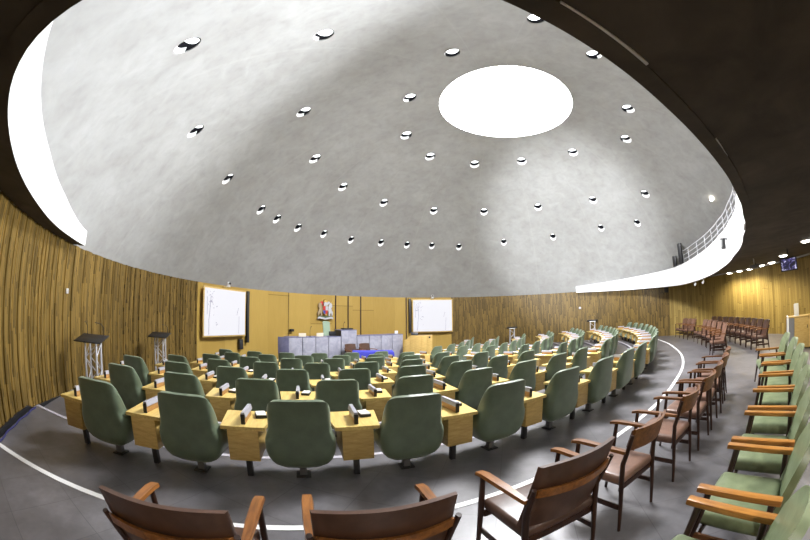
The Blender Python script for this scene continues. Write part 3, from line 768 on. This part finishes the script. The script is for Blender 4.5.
# ------------------------------------------------------------------ screens, cameras, loudspeakers and crest on the front wall
M['screen'] = mat('lit projection screen', (.3, .3, .32), .7, emit=(.93, .93, 1.0), estr=.55)
M['screen_line'] = mat('projected line', (.10, .09, .15), .7, emit=(.50, .44, .72), estr=.28)
def chord(a0, a1, r):
    p, q = wal(r, a0), wal(r, a1); c = (p + q) / 2; d = (q - p); return c, d.length, atan2(d.y, d.x)
def screen(a0, a1, z0, z1, lab, seed, r=10.86):
    c, w, rz = chord(a0, a1, r)
    t = thing('projection_screen', lab, 'projection screen', c + Vector((0, 0, z0)), rz, 'projection screens')
    h = z1 - z0
    b = new(); box(b, (0, .02, h / 2), (w + .12, .03, h + .12), .006); link('frame', b, M['oak'], t)
    b = new(); box(b, (0, -.002, h / 2), (w, .012, h)); link('screen_surface', b, M['screen'], t)
    rnd = random.Random(seed); b = new()
    def stroke(x, y, n, dx, dy, wob, th):
        p = []
        for i in range(n): p.append((x, -.0095, y)); x += dx + rnd.uniform(-wob, wob); y += dy + rnd.uniform(-wob * .4, wob * .4); y = min(max(y, .04), h - .04); x = min(max(x, -w / 2 + .03), w / 2 - .03)
        tube(b, p, th, 5)
    stroke(-w * .40, .04, 14, .006, h * .063, .015, .009); stroke(-w * .44, h * .45, 7, -.005, h * .06, .02, .007)
    for i in range(16): stroke(-w * .46 + rnd.uniform(0, w * .17), h * rnd.uniform(.6, .92), 3, rnd.uniform(-.05, .06), rnd.uniform(.02, .06), .03, .006)
    for i in range(5): stroke(-w * .33 + rnd.uniform(0, .3), h * rnd.uniform(.2, .65), 3, .02, rnd.uniform(-.02, .02), .02, .012)
    link('drawn_tree', b, M['screen_line'], t); b = new()
    stroke(w * .33, .05, 9, .004, h * .05, .012, .006); stroke(w * .28, h * .45, 4, .035, h * .055, .01, .006)
    link('drawn_post', b, M['screen_line'], t)
    return c, w, rz
screen(-98.6, -111.3, .76, 2.60, 'large lit white projection screen on the wall left of the dais', 3)
screen(-165.6, -178.2, .74, 2.62, 'large lit white projection screen on the wall right of the dais', 5)
def ptz(a, lab):
    c = wal(10.72, a, 2.74); t = thing('wall_camera', lab, 'camera', c, radians(a), 'cameras above the screens')
    b = new(); box(b, (0, -.09, -.01), (.16, .26, .02), .004); link('shelf', b, M['white_paint'], t)
    b = new(); lathe(b, [(0, .0), (.075, .0), (.075, .05), (.055, .06), (0, .06)], 20); link('base', b, M['white_plastic'], t)
    b = new(); bmesh.ops.create_uvsphere(b, u_segments=20, v_segments=12, radius=.075, matrix=Matrix.Translation((0, 0, .125))); link('camera_head', b, M['white_plastic'], t)
    b = new(); tube(b, [(0, .05, .125), (0, .10, .12)], [.045, .04], 16); link('lens', b, M['black'], t)
ptz(-105.2, 'small white swivelling camera over the top edge of the left screen')
ptz(-171.8, 'small white swivelling camera over the top edge of the right screen')
def slimspk(a, z0, z1, lab):
    t = thing('column_loudspeaker', lab, 'loudspeaker', wal(10.93, a, z0), radians(a), 'slim wall loudspeakers')
    b = new(); box(b, (0, 0, (z1 - z0) / 2), (.13, .14, z1 - z0), .01); link('cabinet', b, M['black'], t)
    b = new(); box(b, (0, .074, (z1 - z0) / 2), (.10, .008, z1 - z0 - .06), .003); link('grille', b, M['dark_metal'], t)
slimspk(-112.4, .40, 2.66, 'tall slim black loudspeaker column at the right edge of the left screen')
slimspk(-164.6, .66, 2.72, 'tall slim black loudspeaker column at the left edge of the right screen')
def wbox(lab, a, z, s, m, name='wall_box', cat='box', r=RW - .06):
    t = thing(name, lab, cat, wal(r - s[1] / 2, a, z), radians(a))
    b = new(); box(b, (0, 0, 0), s, .008); link('body', b, m, t)
    b = new(); box(b, (0, s[1] / 2 + .004, 0), (s[0] * .7, .008, s[2] * .7), .002); link('face', b, M['dark_metal'] if m is M['black'] else M['silver_grey'], t)
wbox('black box loudspeaker low on the wall below the left screen', -110.4, .34, (.22, .12, .44), M['black'], 'wall_loudspeaker', 'loudspeaker')
wbox('small black box on the veneered wall above the left end of the dais', -126.5, .92, (.2, .14, .12), M['black'])
wbox('tiny white sensor box on the slatted left wall', -60.5, 1.86, (.055, .04, .10), M['white_plastic'], 'wall_sensor', 'sensor')
wbox('tiny white sensor box on the slatted wall right of the far lecterns', 139.9, 1.82, (.12, .05, .12), M['white_plastic'], 'wall_sensor', 'sensor')
wbox('small black box under the gallery end on the boarded wall', 112.1, 2.40, (.2, .14, .24), M['black'], r=RW + .2)
for i, a in enumerate((-125.8, -140.84, -144.86, -148.9, -163.6)):
    bm = new(); w_ = .06 if i else .02
    q = wal(RW - .02, a); box(bm, (q.x, q.y, (HW + ZD) / 2), (w_, .04 if i else .01, HW - ZD), 0, None)
    bmesh.ops.rotate(bm, cent=q, matrix=Matrix.Rotation(radians(a), 3, 'Z'), verts=bm.verts)
    struct('trim_%d' % (20 + i), bm, M['teak_dark'])
# coat of arms
ca = -137.2; cc = wal(10.97, ca, 1.47); t = thing('coat_of_arms', 'painted coat of arms with lion and unicorn on the veneered wall above the dais', 'coat of arms', cc, radians(ca) + pi)
def plate(name, pts, m, y0=-.01, th=.05, parent=None):
    b = new(); prism(b, pts, y0, y0 + th); bmesh.ops.rotate(b, cent=(0, 0, 0), matrix=Matrix.Rotation(pi / 2, 3, 'X'), verts=b.verts)
    return link(name, b, m, parent or t, smooth=False)
M['lion'] = mat('dull gold paint', (.36, .27, .16), .5)
shield = [(-.17, .72), (.17, .72), (.17, .45), (.12, .33), (0, .24), (-.12, .33), (-.17, .45)]
sh = plate('shield', shield, M['gold'], .0, .06)
plate('red_quarter', [(-.16, .71), (-.005, .71), (-.005, .50), (-.16, .50)], M['red'], .06, .012, sh)
plate('red_quarter', [(.005, .49), (.16, .49), (.115, .34), (.005, .27)], M['red'], .06, .012, sh)
plate('blue_quarter', [(-.16, .49), (-.005, .49), (-.005, .27), (-.115, .34)], M['blue'], .06, .012, sh)
plate('silver_quarter', [(.005, .71), (.16, .71), (.16, .50), (.005, .50)], M['silver_white'], .06, .012, sh)
plate('helmet', [(-.09, .74), (.09, .74), (.10, .86), (.05, .93), (-.05, .93), (-.10, .86)], M['silver_white'], .0, .08)
plate('crown', [(-.10, .93), (.10, .93), (.13, 1.03), (.06, .99), (.0, 1.10), (-.06, .99), (-.13, 1.03)], M['gold'], .0, .08)
plate('mantling', [(-.12, .74), (-.12, .92), (-.22, .98), (-.30, .92), (-.25, .84), (-.18, .80)], M['red'], .0, .03)
plate('mantling', [(.12, .74), (.12, .92), (.22, .98), (.30, .92), (.25, .84), (.18, .80)], M['silver_white'], .0, .03)
lion = [(-.20, .20), (-.20, .34), (-.18, .50), (-.20, .62), (-.18, .68), (-.22, .74), (-.24, .86), (-.33, .90), (-.41, .82), (-.42, .70), (-.36, .60), (-.40, .48), (-.46, .40), (-.45, .26), (-.40, .20), (-.36, .32), (-.30, .36), (-.28, .20)]
plate('lion_supporter', lion, M['lion'], .0, .06)
plate('unicorn_supporter', [(-x, z) for x, z in lion] + [], M['silver_white'], .0, .06)
plate('unicorn_horn', [(.34, .88), (.38, .87), (.44, 1.04)], M['gold'], .01, .04)
plate('compartment', [(-.46, .06), (.46, .06), (.42, .19), (-.42, .19)], mat('green paint', (.06, .10, .05), .6), .0, .05)
plate('ribbon', [(-.48, .02), (-.36, .06), (0, .0), (.36, .06), (.48, .02), (.46, .12), (.34, .16), (0, .09), (-.34, .16), (-.46, .12)], M['silver_white'], .05, .03)

# ------------------------------------------------------------------ truss lecterns by the wall
def truss(lab, loc, rz, h):
    t = thing('truss_lectern', lab, 'lectern', loc, rz, 'aluminium truss lecterns')
    b = new(); box(b, (0, 0, .015), (.5, .4, .03), .006); link('base', b, M['alu'], t)
    for sx in (-1, 1):
        for sy in (-1, 1):
            b = new(); tube(b, [(sx * .13, sy * .11, .02), (sx * .13, sy * .11, h - .06)], .024, 10); link('truss_tube', b, M['alu'], t)
    b = new()
    for sy in (-1, 1):
        n = 4
        for i in range(n):
            z0, z1 = .08 + (h - .2) * i / n, .08 + (h - .2) * (i + 1) / n; s = 1 if i % 2 else -1
            tube(b, [(-s * .13, sy * .11, z0), (s * .13, sy * .11, z1)], .010, 6)
    for sx in (-1, 1): 
        for i in range(4):
            z0, z1 = .08 + (h - .2) * i / 4, .08 + (h - .2) * (i + 1) / 4; s = 1 if i % 2 else -1
            tube(b, [(sx * .13, -s * .11, z0), (sx * .13, s * .11, z1)], .010, 6)
    link('bracing', b, M['alu'], t)
    b = new(); box(b, (0, 0, h - .045), (.36, .30, .04), .008); link('top_plate', b, M['white_plastic'], t)
    b = new(); box(b, (0, -.06, h), (.62, .46, .025), .006, Matrix.Rotation(0, 3, 'X')); bmesh.ops.rotate(b, cent=(0, 0, h), matrix=Matrix.Rotation(radians(14), 3, 'X'), verts=b.verts); link('reading_top', b, M['black'], t)
    for s in (-1, 1):
        b = new(); tube(b, [(s * .2, .12, h + .03), (s * .2, .12, h + .20), (s * .17, .02, h + .27), (s * .12, -.12, h + .29)], .008, 8); link('microphone', b, M['black'], t)
def tz(p):
    R = hypot(p.x - RX, p.y - RY)
    return 0.0 if R > 19.45 else max(ZD, ztier(int((19.45 - R) / DR)))
for i, (x, y, zt, rz, w) in enumerate(((-5.75, 4.27, 1.04, 25, 'aluminium truss lectern with black sloped top by the left wall, the nearer one'), (-6.95, 7.74, .95, 20, 'aluminium truss lectern by the left wall, the farther one near the left screen'), (6.25, 19.0, .85, 170, 'aluminium truss lectern by the far right wall, the one nearer the right screen'), (10.3, 16.5, 1.07, 150, 'aluminium truss lectern by the far right wall, the one farther from the screens'))):
    p = Vector((x, y, 0)); p.z = tz(p); truss(w, p, radians(rz), zt - p.z)

# ------------------------------------------------------------------ right-hand edge: cabinet, leaflet stand, hanging monitor, projector
q0, q1 = Vector((10.65, 4.92, 0)), Vector((11.20, 3.88, 0)); d = (q1 - q0); rz = atan2(d.y, d.x)
t = thing('oak_cabinet', 'waist-high pale oak cabinet with a white left edge by the right wall', 'cabinet', q0, rz)
b = new(); box(b, (.66, .30, .46), (1.22, .55, .86), .004); link('carcass', b, M['oak'], t)
b = new(); box(b, (.025, .29, .47), (.05, .60, .94), .004); link('white_end_panel', b, M['white_paint'], t)
b = new(); box(b, (.15, .012, .46), (.19, .02, .86), .003); link('dark_stile', b, M['grey_metal'], t)
for i in (0, 1):
    b = new(); box(b, (.50 + .51 * i, .012, .46), (.49, .02, .84), .004); dr = link('door', b, M['oak'], t)
    b = new(); box(b, (.70 + .12 * i, -.005, .62), (.02, .02, .09), .003); link('handle', b, M['black'], dr)
b = new(); box(b, (.65, .30, .905), (1.32, .62, .03), .004); link('top', b, M['oak'], t)
t = thing('leaflet_stand', 'white leaflet stand on top of the pale oak cabinet', 'leaflet stand', q0 + Vector((cos(rz) * .34 - sin(rz) * .2, sin(rz) * .34 + cos(rz) * .2, .922)), rz)
b = new(); box(b, (0, 0, .01), (.2, .16, .02), .004); link('foot', b, M['white_plastic'], t)
b = new(); box(b, (0, .0, .18), (.17, .012, .32), .002, Matrix.Rotation(-.2, 3, 'X')); link('leaflet_pocket', b, M['white_plastic'], t)
b = new(); box(b, (.01, -.015, .21), (.14, .01, .30), .001, Matrix.Rotation(-.2, 3, 'X')); link('leaflet', b, M['paper'], t)
def screen_mat():
    m = mat('monitor picture', (.05, .05, .08), .3); N = NT(m); tc = N.n('ShaderNodeTexCoord')
    no = N.n('ShaderNodeTexNoise', i_Scale=7.0, i_Detail=2.0, i_Distortion=1.5); N.l(tc.outputs['Object'], no.inputs['Vector'])
    c = N.ramp(no.outputs[0], [(.46, (.008, .008, .02)), (.54, (.08, .06, .30)), (.62, (.75, .75, .95))])
    N.l(c, N.b.inputs['Emission Color']); N.b.inputs['Emission Strength'].default_value = .9; return m
M['picture'] = screen_mat()
tp = Vector((10.33, 4.58, 2.18)); t = thing('hanging_monitor', 'small monitor with a blue and white picture hung from the dark soffit on the right', 'monitor', tp, radians(60))
b = new(); box(b, (0, .03, .19), (.56, .05, .36), .006); link('casing', b, M['black'], t)
b = new(); box(b, (0, .0, .19), (.50, .012, .30)); link('screen', b, M['picture'], t)
t.rotation_euler = (0, 0, radians(-66))
b = new(); tube(b, [(0, .04, .36), (0, .04, HW - 2.18)], .02, 10); link('pole', b, M['black'], t)
tp = Vector((10.85, 6.22, 2.48)); t = thing('projector', 'dark grey projector hung from the soffit left of the small monitor', 'projector', tp, radians(-50))
b = new(); box(b, (0, 0, .06), (.36, .28, .12), .02); link('body', b, M['grey_metal'], t)
b = new(); tube(b, [(0, .12, .06), (0, .17, .06)], [.045, .05], 14); link('lens', b, M['black'], t)
b = new(); tube(b, [(0, 0, .11), (0, 0, HW - 2.48)], .02, 8); link('pole', b, M['white_paint'], t)
# lamp bracket on the white parapet, black columns at the railing's end
p = 8.3; q = wal(gr(p) - .17, p + AX, 2.98); t = thing('parapet_floodlight', 'small black floodlight on a bracket fixed to the white gallery parapet', 'floodlight', q, radians(p + AX))
b = new(); tube(b, [(0, -.01, .10), (0, .10, .12), (.18, .16, .15)], .018, 8); link('bracket', b, M['black'], t)
b = new(); tube(b, [(0, .12, .10), (-.03, .15, -.12)], [.055, .07], 12); link('lamp_head', b, M['black'], t)
for p, z1, w in ((66.0, 3.92, 'left'), (62.6, 4.4, 'right')):
    r = gr(p) + .02; z0 = lerp(p, ZT) + .002
    t = thing('gallery_loudspeaker', 'black loudspeaker column on the gallery parapet at the railing end, the %s one' % w, 'loudspeaker', wal(r, p + AX, z0), radians(p + AX), 'gallery loudspeakers')
    b = new(); box(b, (0, 0, .015), (.2, .16, .03), .006); link('base', b, M['black'], t)
    b = new(); box(b, (0, 0, (z1 - z0) / 2 + .015), (.2, .14, z1 - z0 - .03), .01); link('cabinet', b, M['black'], t)
for (x, y, z), w in (((11.89, 8.37, 5.54), 'tiny bright lamp on the shaded dome above the gallery railing'),):
    t = thing('dome_lamp', w, 'lamp', (x, y, z)); nrm = (Vector((CX, CY, ZC)) - Vector((x, y, z))).normalized()
    b = new(); bmesh.ops.create_uvsphere(b, u_segments=14, v_segments=8, radius=.09, matrix=Matrix.Translation(nrm * .05)); link('globe', b, M['lamp_lens'], t)
    b = new(); tube(b, [nrm * -.05, nrm * .0], .05, 10); link('base', b, M['white_paint'], t)
# cable lying along the foot of the left wall
b = new(); pts = []
for i in range(40):
    a = -30 - 22 * i / 39; pts.append(wal(RW - .09 - .015 * sin(i * 1.3), a, .014))
tube(b, pts, .012, 6); tag(link('floor_cable', b, mat('blue cable', (.03, .03, .12), .5)), 'dark blue cable lying along the foot of the slatted left wall', 'cable')

# ------------------------------------------------------------------ lights: the hall's own and an added dome fill
def area(name, loc, target, size, power, col=(1, 1, 1), shape='DISK', sy=None, spread=180):
    l = bpy.data.lights.new(name, 'AREA'); l.shape = shape; l.size = size; l.energy = power; l.color = col; l.spread = radians(spread)
    if sy: l.size_y = sy
    o = bpy.data.objects.new(name, l); COL.objects.link(o); o.location = loc
    o.rotation_euler = (Vector(target) - Vector(loc)).to_track_quat('-Z', 'Y').to_euler(); return o
def spot(name, loc, target, power, ang, blend=.6, col=(1, 1, 1), rad=.08):
    l = bpy.data.lights.new(name, 'SPOT'); l.energy = power; l.spot_size = radians(ang); l.spot_blend = blend; l.color = col; l.shadow_soft_size = rad
    o = bpy.data.objects.new(name, l); COL.objects.link(o); o.location = loc
    o.rotation_euler = (Vector(target) - Vector(loc)).to_track_quat('-Z', 'Y').to_euler(); return o
area('skylight_daylight', (OX, OY, zo + .3), (OX, OY, 0), 4.3, 3200, (.97, .98, 1))
# added fill lamps, unseen behind the parapet, to brighten the dome
for p, e in ((-94, 15), (-82, 25), (-70, 30), (-55, 30), (-30, 20)):
    r = min(gr(p) + .35, RW - .32); q = wal(r, p + AX, 3.12); tg = wal(2.0, p + AX, 7.5)
    area('dome_fill', q, tg, .9, e, (.95, .97, 1), 'RECTANGLE', .12)
# floodlights on the gallery parapet washing the dome across the hall
spot('gallery_flood', wal(gr(8) - .3, 8 + AX, 3.3), (-3.6, 3.2, 5.2), 10500, 52, 1.0, (.93, .96, 1), .1)
spot('gallery_flood', wal(gr(-72) - .3, -72 + AX, 3.6), (8.6, 15.2, 5.6), 19000, 36, .85, (.93, .96, 1), .12)
spot('gallery_flood', wal(gr(-20) - .3, -20 + AX, 3.7), (-1.5, 13.0, 7.0), 1500, 64, 1.0, (.96, .97, 1), .15)
for i, q in enumerate(DL): spot('downlight_beam', q - Vector((0, 0, .09)), q - Vector((0, 0, 2)), (320 if i < 2 else 170) if i < 7 else 230, 150, .8, (1, .92, .76) if i < 7 else (1, .95, .88), .05)
for ring, a, r in PORT:
    if ring == 'middle' or (ring == 'lowest' and -160 < a < -80):
        q = wal(r, a, dome_z(r) - .05); spot('porthole_beam', q, q - Vector((0, 0, 2)), 45, 100, .7, (1, .97, .9), .15)

w = bpy.data.worlds.new('world'); scene.world = w; w.use_nodes = True
w.node_tree.nodes['Background'].inputs[0].default_value = (.02, .02, .02, 1)

# ------------------------------------------------------------------ camera: wide fisheye lens
cam = bpy.data.cameras.new('camera'); co = bpy.data.objects.new('camera', cam); COL.objects.link(co)
co.location = (0, 0, EYE)
co.rotation_euler = (Matrix.Rotation(pi / 2 + .1393, 3, 'X') @ Matrix.Rotation(-.0078, 3, 'Z')).to_euler()
cam.type = 'PANO'; cam.sensor_width = 36; cam.sensor_height = 24; cam.sensor_fit = 'HORIZONTAL'
cam.clip_start = .02; cam.clip_end = 200
try: cam.panorama_type = 'FISHEYE_LENS_POLYNOMIAL'; cc_ = cam
except Exception: cc_ = cam.cycles; cc_.panorama_type = 'FISHEYE_LENS_POLYNOMIAL'
kk = 22.5 / 333.66
cc_.fisheye_polynomial_k0 = 0; cc_.fisheye_polynomial_k1 = -kk; cc_.fisheye_polynomial_k2 = 0
cc_.fisheye_polynomial_k3 = (.0559 ** 2) / 3 * kk ** 3; cc_.fisheye_polynomial_k4 = 0
cc_.fisheye_fov = radians(200)
scene.camera = co
scene.view_settings.view_transform = 'Standard'; scene.view_settings.look = 'None'
scene.view_settings.exposure = 0; scene.view_settings.gamma = 1; scene.view_settings.use_curve_mapping = False
try:
    scene.cycles.use_denoising = True; scene.cycles.sample_clamp_indirect = 6; scene.cycles.max_bounces = 8; scene.cycles.diffuse_bounces = 5
except Exception: pass
